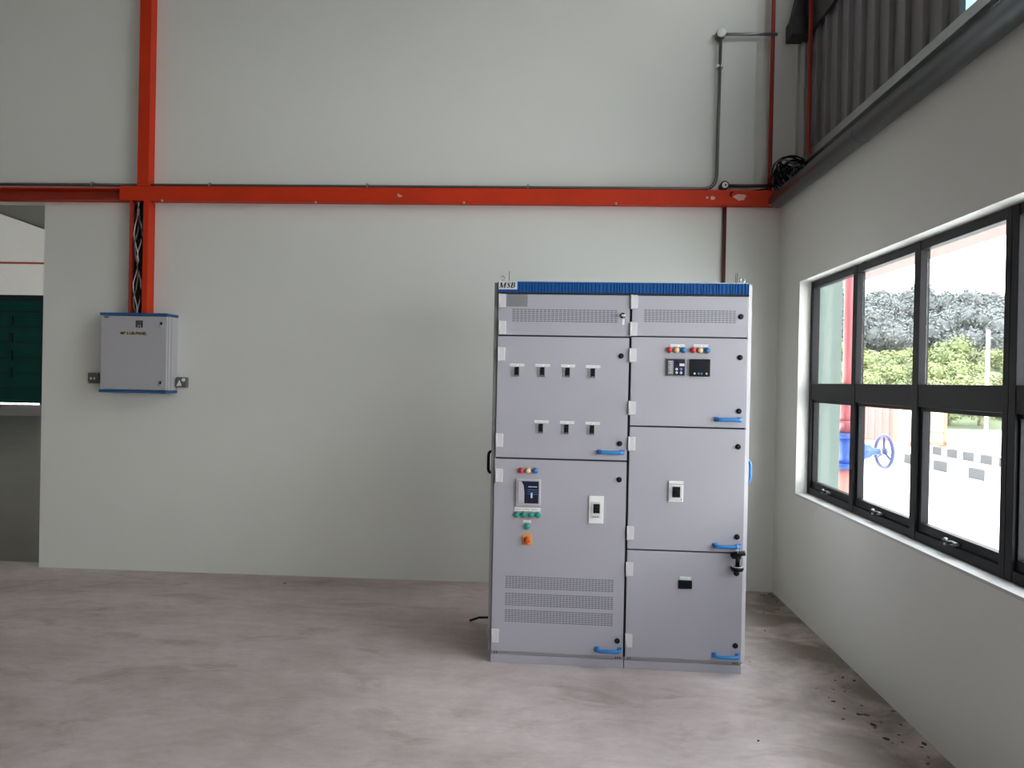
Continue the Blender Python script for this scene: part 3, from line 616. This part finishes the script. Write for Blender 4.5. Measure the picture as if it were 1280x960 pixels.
for p in ((203, 251), (395, 253), (580, 253.5), (770, 254.5), (963, 256), (498, 244)):
    q = on(*p, 1, TY); put('bolt', BOLT, ht, (q.x+0.9, -0.103, q.z-2.915))
SCUFF = mat('scuffed_paint', (0.74, 0.42, 0.35), 0.5)
def scuff(cx, cz, w_, h_, sd):
    rnd = random.Random(sd); pts = []
    for k in range(14):
        a = 2*PI*k/14; r = 0.75+0.35*rnd.random(); pts.append((cx+w_*r*math.cos(a), -0.1045, cz+h_*r*math.sin(a)))
    b = MB(); b.poly(pts, (0, 0.001, 0), SCUFF); tag(b.build('paint_scuff', ht), 'pale worn paint patch')
for x, y, w_, h_, sd in ((925, 246.5, 0.05, 0.026, 1), (891, 247.5, 0.018, 0.016, 2), (884, 247, 0.01, 0.008, 3), (500, 245, 0.022, 0.010, 4), (97, 247, 0.02, 0.012, 5)):
    q = on(x, y, 1, TY-0.005); 
    if x > 150: scuff(q.x+0.9, q.z-2.915, w_, h_, sd)
VX0, VX1 = -3.262, -3.164
vt = thing('vertical_trunking', 'upright closed orange trunking rising above the horizontal run to the picture top', 'trunking', (VX0, YB, 3.03))
b = MB(); b.box(0, VX1-VX0-0.012, -0.088, 0, 0, 5.5, ORANGE, 0.003); b.build('body', vt)
b = MB(); b.box(-0.003, VX1-VX0-0.009, -0.093, -0.086, 0, 5.5, ORANGE, 0.002); b.build('lid', vt)
ot = thing('open_trunking', 'short upright orange trunking with its lid off and cables showing, above the distribution box', 'trunking', (-3.315, YB, DBZ1))
zt = 2.915-DBZ1
b = MB(); b.box(0, 0.150, -0.006, 0, 0, zt, ORANGE_IN); b.build('back_plate', ot)
b = MB(); b.box(0, 0.006, -0.10, 0, 0, zt, ORANGE_IN, 0.001); b.build('left_flange', ot)
b = MB(); b.box(0.108, 0.150, -0.10, 0, 0, zt, ORANGE, 0.002); tag(b.build('right_flange', ot), 'bright orange right flange')
b = MB(); b.box(0.006, 0.108, -0.018, -0.006, 0, zt, mat('trunk_dark', (0.03, 0.015, 0.012), 0.8)); tag(b.build('dark_backing', ot), 'dark inside of the trunking')  # dark sheet over the back plate, behind the cables
CW = mat('cable_white', (0.75, 0.74, 0.72), 0.5); CG = mat('cable_grey', (0.14, 0.13, 0.13), 0.5)
for k in range(6):
    rnd = random.Random(20+k); b = MB(); x0 = -3.293 + 0.012*k; pts = []
    for j in range(15):
        z = DBZ1+0.001 + (zt-0.004)*j/14; pts.append((x0 + 0.016*math.sin(j*0.9+k*1.7) + 0.005*rnd.uniform(-1, 1), YB-0.045-0.011*((k*2) % 5)/1.6 + 0.006*math.sin(j*1.1+k), z))
    m_ = (BLACKP, CW, CG, CW, BLACKP, CG)[k]
    b.tube(pts, 0.0055 if m_ is not CW else 0.0045, m_, 8)
    tag(b.build('cable'), ('thin pale cable' if m_ is CW else 'grey cable' if m_ is CG else 'black cable') + ' hanging loose inside the open orange trunking', 'cable', 'cables in the open trunking')

# ------------------------------------------------------------------ conduits, junction boxes
cz = 3.048; cy = YB-0.045
vx = on(897.5, 150, 1, cy).x
jb = on(901, 42.5, 1, cy)
dx_t = on(899.5, 90, 1, cy).x
long_c = thing('conduit', 'long thin grey conduit along the trunking top turning up to a round box', 'conduit', (-0.9, YB, cz))
b = MB(); pts = [(-9.0+0.9, -0.045, 0), (vx+0.9-0.12, -0.045, 0)] + bend((vx+0.9-0.11, -0.045, 0), (vx+0.9, -0.045, 0), (vx+0.9, -0.045, 0.11)) + [(jb.x+0.9, -0.045, jb.z-cz-0.02)]
b.tube(pts, 0.0125, COND, 10); b.build('tube', long_c)
for x in (115, 262, 459, 660, 885):
    q = on(x, 234, 1, cy); b = MB(); b.torus((q.x+0.9, -0.045, 0), (1, 0, 0), 0.0145, 0.004, GALV, 16, 6); b.box(q.x+0.9-0.008, q.x+0.9+0.008, -0.05, -0.036, 0.012, 0.026, GALV, 0.002); b.box(q.x+0.9-0.010, q.x+0.9+0.010, -0.036, 0, 0.015, 0.022, GALV); b.build('saddle_clip', long_c)
q = on(900, 82.5, 1, cy); b = MB(); b.box(q.x+0.9-0.026, q.x+0.9+0.026, -0.056, 0, q.z-cz-0.010, q.z-cz+0.010, mat('clip_white', (0.7, 0.7, 0.7), 0.5), 0.002); tag(b.build('saddle_clip', long_c), 'pale saddle clip')
def round_box(c, r, label, rim, face, ring=False):
    t = thing('junction_box', label, 'junction box', (c.x, YB, c.z))
    b = MB(); b.lathe((0, 0, 0), (0, -1, 0), [(r, 0), (r, 0.062), (r*0.9, 0.068), (0.001, 0.068)], rim, 22); b.build('body', t)
    b = MB(); b.lathe((0, -0.068, 0), (0, -1, 0), [(r*0.95, -0.001), (r*0.95, 0.004), (r*0.85, 0.007), (0.001, 0.007)] if not ring else [(r*0.68, -0.001), (r*0.68, 0.004), (r*0.6, 0.006), (0.001, 0.006)], face, 22)
    if ring: b.lathe((0.004, -0.074, 0), (0, -1, 0), [(r*0.22, 0), (r*0.2, 0.003), (0.0005, 0.003)], CONDB, 12)
    b.build('cover', t)
round_box(jb, 0.036, 'round white-faced junction box at the top bend of the grey conduit', COND, WHITEP)
jb2 = on(906.5, 231, 1, cy-0.03)
round_box(jb2, 0.034, 'round dark-rimmed junction box just above the orange trunking', CONDB, WHITEP, True)
e = on(972, 43.5, 1, cy)
b = MB(); b.tube([(jb.x+0.030, cy, jb.z-0.003), (e.x, cy, jb.z-0.003)], 0.0125, GALV, 10)
tag(b.build('conduit'), 'short shiny horizontal conduit from the round white box to the dark girt', 'conduit')
e = on(966, 231, 1, cy)
b = MB(); b.tube([(jb2.x+0.030, cy, jb2.z), (e.x, cy, jb2.z+0.001)], 0.0125, CONDB, 10)
tag(b.build('conduit'), 'short dark horizontal conduit from the dark-rimmed junction box into the corner', 'conduit')
q0, q1 = on(905.5, 258, 1, YB-0.02), on(903, 420, 1, YB-0.02)
b = MB(); b.tube([(q0.x+0.003, YB-0.02, 2.912), (q1.x, YB-0.02, 1.6)], 0.0145, mat('riser_brown', (0.10, 0.035, 0.028), 0.5), 10)
tag(b.build('conduit'), 'dark reddish upright conduit running down the wall behind the switchboard', 'conduit')
# loose cable looped on top of the trunking
pA, pB, pC = on(913, 240, 1, TY-0.01), on(930, 239, 1, TY-0.01), on(962, 234.5, 1, TY-0.01)
b = MB(); s0 = on(914, 246, 1, TY-0.012); b.tube([(s0.x, TY-0.014, s0.z)] + bend((s0.x-0.006, TY-0.012, s0.z+0.02), (s0.x-0.004, TY, pA.z+0.012), (pB.x, TY+0.02, pB.z+0.004)) + [(pC.x, TY+0.03, pC.z)], 0.005, BLACKP, 8)
tag(b.build('cable'), 'thin black cable looping from the corner over the trunking lid', 'cable')
# red vertical pipes in the corner
a0, a1 = on(967, 0, 1, YB-0.03), on(962.5, 205, 1, YB-0.03)
b = MB(); b.tube([(a0.x+0.004, YB-0.03, 6.2), (a1.x, YB-0.03, 3.04)], 0.015, REDP, 10)
tag(b.build('pipe'), 'left of two thin red upright pipes in the upper corner', 'pipe')
a0, a1 = on(998, 0, 1, YB-0.02), on(994.5, 170, 1, YB-0.02)
b = MB(); b.tube([(1.822, 5.62, 6.2), (1.819, 5.62, 3.40)] + bend((1.819, 5.62, 3.36), (1.819, 5.62, 3.27), (1.835, 5.60, 3.20)), 0.014, REDP, 10)
tag(b.build('pipe'), 'right one of the thin red upright pipes, ending above the coil of cable', 'pipe')
# coil of black cable on the ledge
b = MB(); rnd = random.Random(5)
for k in range(30):
    R = rnd.uniform(0.05, 0.15); c = (1.69 + rnd.uniform(-0.06, 0.06), 5.66+rnd.uniform(-0.03, 0.03), 3.05+R*0.5 + rnd.uniform(-0.06, 0.04))
    ax = Vector((rnd.uniform(-0.9, 0.9), -1, rnd.uniform(-1.1, 1.1)))
    b.torus(c, ax, R*0.72, 0.006, BLACKP if k % 4 else CG, 22, 6)
b.torus((1.79, 5.68, 3.20), (0.1, -0.5, 1), 0.09, 0.005, CG, 24, 6); b.torus((1.77, 5.68, 3.215), (-0.1, -0.4, 1), 0.075, 0.005, BLACKP, 24, 6)
tag(b.build('cable_coil'), 'tangled coil of black cable in the corner above the trunking end', 'cable coil')
# steel pipe and flat channel along the wall head, girt on the cladding
b = MB(); b.tube([(1.645, YB-0.105, 2.951), (1.645, 2.0, 2.951), (1.645, -7, 2.951)], 0.058, PIPEM, 28)
for y in (4.2, 2.28): b.torus((1.645, y, 2.951), (0, 1, 0), 0.0570, 0.0025, PIPEM, 28, 6)
sp = b.build('steel_pipe'); tag(sp, 'large shiny grey steel pipe along the top of the window wall', 'pipe')
b = MB(); b.box(1.842, 1.868, -7, YB-0.005, 3.198, 3.292, GALV, 0.003); b.box(1.800, 1.845, -7, YB-0.005, 3.198, 3.210, GALV, 0.003)
tag(b.build('steel_channel'), 'flat grey steel flashing at the foot of the cladding just above the shiny pipe', 'channel')
b = MB(); b.box(1.846, 1.868, -6.5, YB-0.005, 4.17, 4.45, GIRTM, 0.002)
tag(b.build('girt'), 'dark steel girt high on the cladding in the upper right corner', 'girt')
gu = thing('gusset_bracket', 'dark steel bracket on the back wall high in the right corner behind the red pipes', 'bracket', (1.73, YB+0.048, 4.18))
b = MB(); b.box(0, 0.115, -0.17, 0, 0, 0.13, GIRTM, 0.003); b.build('base_block', gu)
b = MB(); b.poly([(0.012, -0.13, 0.13), (0.115, -0.13, 0.13), (0.115, -0.13, 0.62), (0.09, -0.13, 0.50)], (0, 0.11, 0), GIRTM); b.build('sloping_plate', gu)
# debris on the floor by the right wall
DEB = [mat('debris_dark', (0.05, 0.04, 0.03), 0.9), mat('debris_pale', (0.42, 0.38, 0.33), 0.9), mat('debris_brown', (0.17, 0.11, 0.07), 0.9)]
def chip(p, r, m_, sd, label, grp=None):
    rnd = random.Random(sd); b = MB(); n = 7; r *= 0.5
    pts = [(r*(0.6+0.5*rnd.random())*math.cos(2*PI*k/n)*1.6, r*(0.6+0.5*rnd.random())*math.sin(2*PI*k/n), 0) for k in range(n)]
    b.poly(pts, (r*0.1, 0, r*0.3), m_); o = b.build('debris_chip', None, (p.x, p.y, 0.0)); o.rotation_euler = (0, 0, rnd.uniform(0, 6)); tag(o, label, 'debris', grp)
rnd = random.Random(9)
for k, (x, y, r) in enumerate(((951, 744, .014), (955, 744, .016), (962, 743, .02), (966, 746, .018), (972, 752, .014), (955, 766, .014), (973, 762, .012), (956, 788, .014))):
    chip(on(x, y, 2, 0), r, DEB[0], 40+k, 'tiny dark chip of debris on the floor in the far corner right of the switchboard', 'chips in the far corner')
for k, (x, y, r) in enumerate(((1042, 877, .016), (1054, 899, .016), (1066, 886, .014), (1073, 893, .02), (1083, 894, .022), (1092, 900, .02), (1091, 906, .024), (1094, 910, .018), (1101, 916, .014), (1108, 924, .022), (1128, 928, .012), (1062, 864, .018), (1068, 851, .018), (1116, 889, .02), (1120, 892, .016), (1155, 930, .022), (1160, 955, .02))):
    chip(on(x, y, 2, 0), r, DEB[(k*2) % 3], 60+k, 'small chip of dirt on the stained floor at the foot of the window wall', 'chips along the window wall')
rnd = random.Random(77)
for k in range(34):
    t = rnd.random(); x = 1030 + 120*t + rnd.uniform(-14, 22); y = 850 + 92*t + rnd.uniform(-10, 12)
    q = on(x, y, 2, 0)
    if q.x < XR-0.03: chip(q, rnd.uniform(.006, .013), DEB[k % 3], 300+k, 'small chip of dirt on the stained floor at the foot of the window wall', 'chips along the window wall')
chip(on(937.5, 827.5, 2, 0), .013, mat('debris_orange', (0.45, 0.20, 0.06), 0.8), 90, 'small orange-brown chip on the floor beside the right foot of the switchboard')
chip(on(948, 926, 2, 0), .012, DEB[0], 91, 'small dark sliver alone on the open floor in front of the switchboard')
chip(on(356, 729, 2, 0), .016, DEB[0], 92, 'small dark chip on the floor near the foot of the back wall')

# ------------------------------------------------------------------ outside
GZ = -0.90
GRD = mat('pale_concrete_yard', (0.72, 0.71, 0.69), 0.8, var=0.06, vscale=0.5)
b = MB(); b.box(XC, 140, -60, 48.5, GZ-0.2, GZ, GRD); struct('yard_ground', b)
GRASS = mat('verge_grass', (0.22, 0.26, 0.09), 0.9, var=0.4, vscale=2.0)
b = MB(); b.box(16.0, 90, 29.0, 36.5, GZ, GZ+0.04, GRASS, 0.02); struct('grass_verge', b)
# detached canopy slab in front of the windows, carried by arms from the wall
b = MB(); b.box(3.95, 4.94, -3, 32, 3.27, 3.37, mat('canopy_pink', (0.118, 0.083, 0.073), 0.7), 0.01)
for y in (-2.0, 2.0, 5.6): b.box(XC+0.02, 4.1, y-0.06, y+0.06, 3.37, 3.50, GIRTM)
struct('trim_2', b)
# pale green fin wall at the end of the windows
b = MB(); b.box(1.925, 2.155, 5.80, 5.95, GZ, 4.5, mat('fin_green', (0.078, 0.104, 0.093), 0.7)); struct('wall_fin', b)
# red riser with blue gate valve
RS = mat('riser_red', (0.30, 0.065, 0.08), 0.4); VB = mat('valve_blue', (0.02, 0.07, 0.36), 0.4)
rx, ry = 2.325, 6.10
GV0 = -0.10
gv = thing('gate_valve', 'red upright riser pipe with a blue gate valve and handwheel outside the corner window', 'valve', (rx, ry, GV0+0.17))
b = MB(); b.cyl((0, 0, 1.30), (0, 0, 2.90), 0.044, RS, 18); b.cyl((0, 0, 1.12), (0, 0, 1.52), 0.058, RS, 18); tag(b.build('riser_pipe', gv), 'red riser pipe')
b = MB()
for z in (1.465, 1.215): b.cyl((0, 0, z), (0, 0, z+0.022), 0.088, RS, 20)
b.build('flange', gv)
b = MB(); b.cyl((0, 0, 0.86), (0, 0, 1.14), 0.062, VB, 20); b.cyl((0, 0, 1.10), (0, 0, 1.14), 0.092, VB, 20); b.cyl((0, 0, 0.86), (0, 0, 0.90), 0.092, VB, 20)
b.lathe((0, 0, 1.0), (1, 0, 0), [(0.085, 0.0), (0.085, 0.07), (0.105, 0.075), (0.105, 0.105), (0.07, 0.11), (0.055, 0.17), (0.030, 0.20), (0.026, 0.25), (0.001, 0.25)], VB, 22); tag(b.build('valve_body', gv), 'blue valve body')
b = MB(); b.cyl((0.24, 0, 1.0), (0.30, 0, 1.0), 0.012, STEEL, 12); b.build('stem', gv)
HWM = mat('handwheel_blue', (0.03, 0.04, 0.14), 0.4)
b = MB(); b.torus((0.285, 0, 1.0), (1, 0.12, 0), 0.125, 0.014, HWM, 32, 10); b.cyl((0.27, 0, 1.0), (0.305, 0, 1.0), 0.028, HWM, 14)
for k in range(3):
    a = 2*PI*k/3+PI/2; b.tube([(0.285, 0, 1.0), (0.285-0.12*0.125*math.cos(a)*1.0, 0.125*math.cos(a), 1.0+0.125*math.sin(a))], 0.010, HWM, 8)
tag(b.build('handwheel', gv), 'dark blue three-spoke handwheel')
b = MB(); b.cyl((0, 0, GZ-GV0-0.17), (0, 0, 0.86), 0.060, mat('riser_pale_red', (0.50, 0.18, 0.15), 0.5), 18); tag(b.build('lower_pipe', gv), 'faded red lower pipe')
# containers
CR = mat('container_red', (0.50, 0.13, 0.12), 0.6); CC = mat('container_cream', (0.66, 0.52, 0.34), 0.6); CRF = mat('container_frame_red', (0.50, 0.16, 0.11), 0.6)
def container(name_label, p0, p1, hgt, depth, face, frame, ribs):
    d = Vector((p1.x-p0.x, p1.y-p0.y, 0)); L_ = d.length; a = math.atan2(d.y, d.x)
    t = thing('shipping_container', name_label, 'container', (p0.x, p0.y, GZ), a)
    b = MB(); b.box(0.02, L_-0.02, 0.03, depth, 0.12, hgt-0.06, face)
    if ribs:
        n = int(L_/0.28)
        for k in range(n): b.box(0.05+k*(L_-0.1)/n, 0.05+(k+0.5)*(L_-0.1)/n, 0.0, 0.035, 0.2, hgt-0.12, face)
    b.build('shell', t)
    b = MB()
    for x in (0, L_-0.12): b.box(x, x+0.12, -0.02, 0.12, 0, hgt, frame)
    for z in (0.06, hgt-0.14): b.box(0, L_, -0.02, 0.12, z, z+0.14, frame)
    if not ribs:
        for z in (0.30, 0.52): b.box(0.1, L_-0.1, -0.02, 0.05, hgt*z, hgt*z+0.05, frame)
        b.box(L_*0.5-0.05, L_*0.5+0.05, -0.02, 0.05, 0.1, hgt-0.1, frame)
    b.build('corner_frame', t)
container('red ribbed shipping container seen through the corner window behind the handwheel', on(1035, 552, 2, GZ), on(1117, 557, 2, GZ), 2.05, 2.4, CR, CR, True)
container('cream shipping container with red frame bars seen beside the red container', on(1118.5, 557.5, 2, GZ), on(1183, 559, 2, GZ), 2.05, 2.4, CC, CRF, False)
b = MB(); q0, q1 = on(1068, 558, 2, GZ), on(1134, 563, 2, GZ); dv = (q1-q0).normalized(); nv = Vector((-dv.y, dv.x, 0))*0.25
b.poly([q0, q1, q1+nv, q0+nv], (0, 0, 0.28), mat('kerb_pink', (0.52, 0.30, 0.25), 0.7)); tag(b.build('kerb'), 'faded red kerb at the foot of the red container', 'kerb')
# black and white kerbs
KW = mat('kerb_white', (0.66, 0.66, 0.64), 0.7); KB = mat('kerb_black', (0.06, 0.06, 0.063), 0.7, spec=0.2)
def kerb(pix, label):                                   # pix: photo pixels of the black block ends along the line
    q0, q1 = on(*pix[0], 2, GZ), on(*pix[1], 2, GZ); q2, q3 = on(*pix[2], 2, GZ), on(*pix[3], 2, GZ)
    x = (q0.x+q1.x+q2.x+q3.x)/4; L_ = (abs(q0.y-q1.y)+abs(q2.y-q3.y))/2; P_ = abs((q0.y+q1.y)/2-(q2.y+q3.y)/2); yc = (q0.y+q1.y)/2
    b = MB()
    for k in range(-1, 6):
        c = yc - k*P_; b.box(x, x+0.30, c-L_/2, c+L_/2, GZ, GZ+0.30, KB, 0.01); b.box(x, x+0.30, c-P_+L_/2, c-L_/2, GZ, GZ+0.30, KW, 0.01)
    tag(b.build('kerb'), label, 'kerb')
kerb(((1155, 567.5), (1172, 569.5), (1189, 571), (1206, 574)), 'farther black and white striped kerb across the yard'); kerb(((1165, 587), (1185, 591), (1209, 597), (1232, 602)), 'nearer black and white striped kerb across the yard')
# thin white post
p = on(1232, 560, 2, GZ)
pt = thing('post', 'thin white post standing beyond the yard in front of the shrubs', 'post', (p.x, p.y, GZ))
b = MB(); b.cyl((0, 0, 0), (0, 0, 4.95), 0.075, WHITEP, 12); b.lathe((0, 0, 4.95), (0, 0, 1), [(0.085, 0), (0.085, 0.03), (0.03, 0.07), (0.001, 0.08)], WHITEP, 12); b.build('shaft', pt)
b = MB(); b.box(-0.16, 0.16, -0.16, 0.16, 0, 0.06, KW, 0.01); b.build('base_plate', pt)
# hillside and trees
HILL = mat('hillside', (0.12, 0.15, 0.07), 0.9, var=0.4, vscale=0.3)
b = MB()
b.poly([(16, 46, GZ-0.3), (60, 46, GZ-0.3), (140, 160, GZ+15), (40, 160, GZ+15)], (0, 0, -0.5), HILL); b.bm.free()
b = MB(); i = b._mi(HILL); NX, NY = 14, 12; g = []
for jy in range(NY+1):
    row = []
    for jx in range(NX+1):
        y = 48 + 130*jy/NY; x = 10 + 0.16*(y-48) + (jx/NX)*(75+0.55*(y-48)); z = GZ - 0.02 + 0.165*(y-48) + (0.9*math.sin(x*0.21+y*0.1) if jy else 0)
        row.append(b.bm.verts.new((x, y, z)))
    g.append(row)
for jy in range(NY):
    for jx in range(NX):
        f = b.bm.faces.new((g[jy][jx], g[jy][jx+1], g[jy+1][jx+1], g[jy+1][jx])); f.smooth = True; f.material_index = i
struct('hillside', b)
def crown(seed, leafm, corem, nl, wx, wz, ls):
    rnd = random.Random(seed); b = MB(); ci, li = b._mi(corem), b._mi(leafm); blobs = []
    for k in range(7):
        a = rnd.uniform(0, 2*PI); rr = rnd.uniform(0.15, 0.6)*wx; blobs.append((Vector((rr*math.cos(a), rr*math.sin(a), wz*rnd.uniform(0.35, 0.85))), rnd.uniform(0.35, 0.55)*wx))
    for c, r in blobs:
        m4 = Matrix.Translation(c) @ Matrix.Scale(r*0.70, 4)
        before = len(b.bm.faces)
        bmesh.ops.create_icosphere(b.bm, subdivisions=1, radius=1.0, matrix=m4)
    for f in b.bm.faces: f.material_index = ci
    for k in range(nl):
        c, r = rnd.choice(blobs); d = Vector((rnd.gauss(0, 1), rnd.gauss(0, 1), rnd.gauss(0.2, 1))).normalized(); p = c + d*r*rnd.uniform(0.85, 1.12)
        n = (d + Vector((rnd.uniform(-.7, .7), rnd.uniform(-.7, .7), rnd.uniform(-.7, .7)))).normalized(); u = n.cross(Vector((0.3, 0.5, 0.8))).normalized(); v = n.cross(u); s_ = ls*rnd.uniform(0.6, 1.4)
        f = b.bm.faces.new([b.bm.verts.new(p+u*s_*aa+v*s_*bb) for aa, bb in ((-1, -.3), (0.1, -.7), (1, .2), (-.1, .7))]); f.material_index = li
    b.tube([(0, 0, -0.6), (0.05, 0.02, wz*0.5)], [0.09*wx, 0.05*wx], mat('bark', (0.10, 0.075, 0.05), 0.9), 7)
    return b.data('crown')
YG = [mat('leaf_yellow_green', (0.175, 0.20, 0.072), 0.7), mat('leaf_green', (0.14, 0.175, 0.065), 0.7), mat('leaf_olive', (0.16, 0.165, 0.08), 0.7)]
YGC = mat('leaf_inner_green', (0.135, 0.16, 0.06), 0.8)
HG = [mat('leaf_hazed_grey', (0.115, 0.122, 0.124), 0.8), mat('leaf_hazed_green', (0.102, 0.114, 0.110), 0.8)]  # distance haze is mixed into these greyed leaf colours
HGC = mat('leaf_inner_hazed', (0.108, 0.116, 0.118), 0.8)
SH = [crown(100+k, YG[k % 3], YGC, 1500, 2.0, 3.0, 0.125) for k in range(4)]
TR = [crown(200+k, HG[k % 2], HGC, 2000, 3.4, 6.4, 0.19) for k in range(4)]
hz = lambda y: GZ - 0.02 + 0.165*(y-48)
rnd = random.Random(31); cnt = 0
for jy, y in enumerate((50, 54, 59, 65, 72)):
    for s_ in range(10):
        sl = 0.34 + 0.034*s_ + rnd.uniform(-0.010, 0.010)
        o = put('shrub', SH[cnt % 4], None, (y*sl, y+rnd.uniform(-1.2, 1.2), hz(y)-0.1)); k = 0.80+rnd.uniform(-0.15, 0.25)
        o.scale = (k*(0.7+jy*0.12),)*2 + (k*(0.75+0.07*jy),); o.rotation_euler = (0, 0, rnd.uniform(0, 6.28)); cnt += 1
        tag(o, 'bright yellow-green bushy shrub on the slope beyond the yard', 'shrub', 'shrubs on the slope')
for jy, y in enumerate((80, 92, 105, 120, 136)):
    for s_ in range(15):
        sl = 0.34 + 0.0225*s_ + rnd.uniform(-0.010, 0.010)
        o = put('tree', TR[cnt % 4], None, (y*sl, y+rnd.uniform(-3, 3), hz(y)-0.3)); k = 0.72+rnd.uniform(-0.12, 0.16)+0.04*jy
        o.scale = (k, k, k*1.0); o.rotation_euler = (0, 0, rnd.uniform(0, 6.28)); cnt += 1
        tag(o, 'hazy grey-green tree of the wooded ridge behind the shrubs', 'tree', 'trees of the wooded ridge')
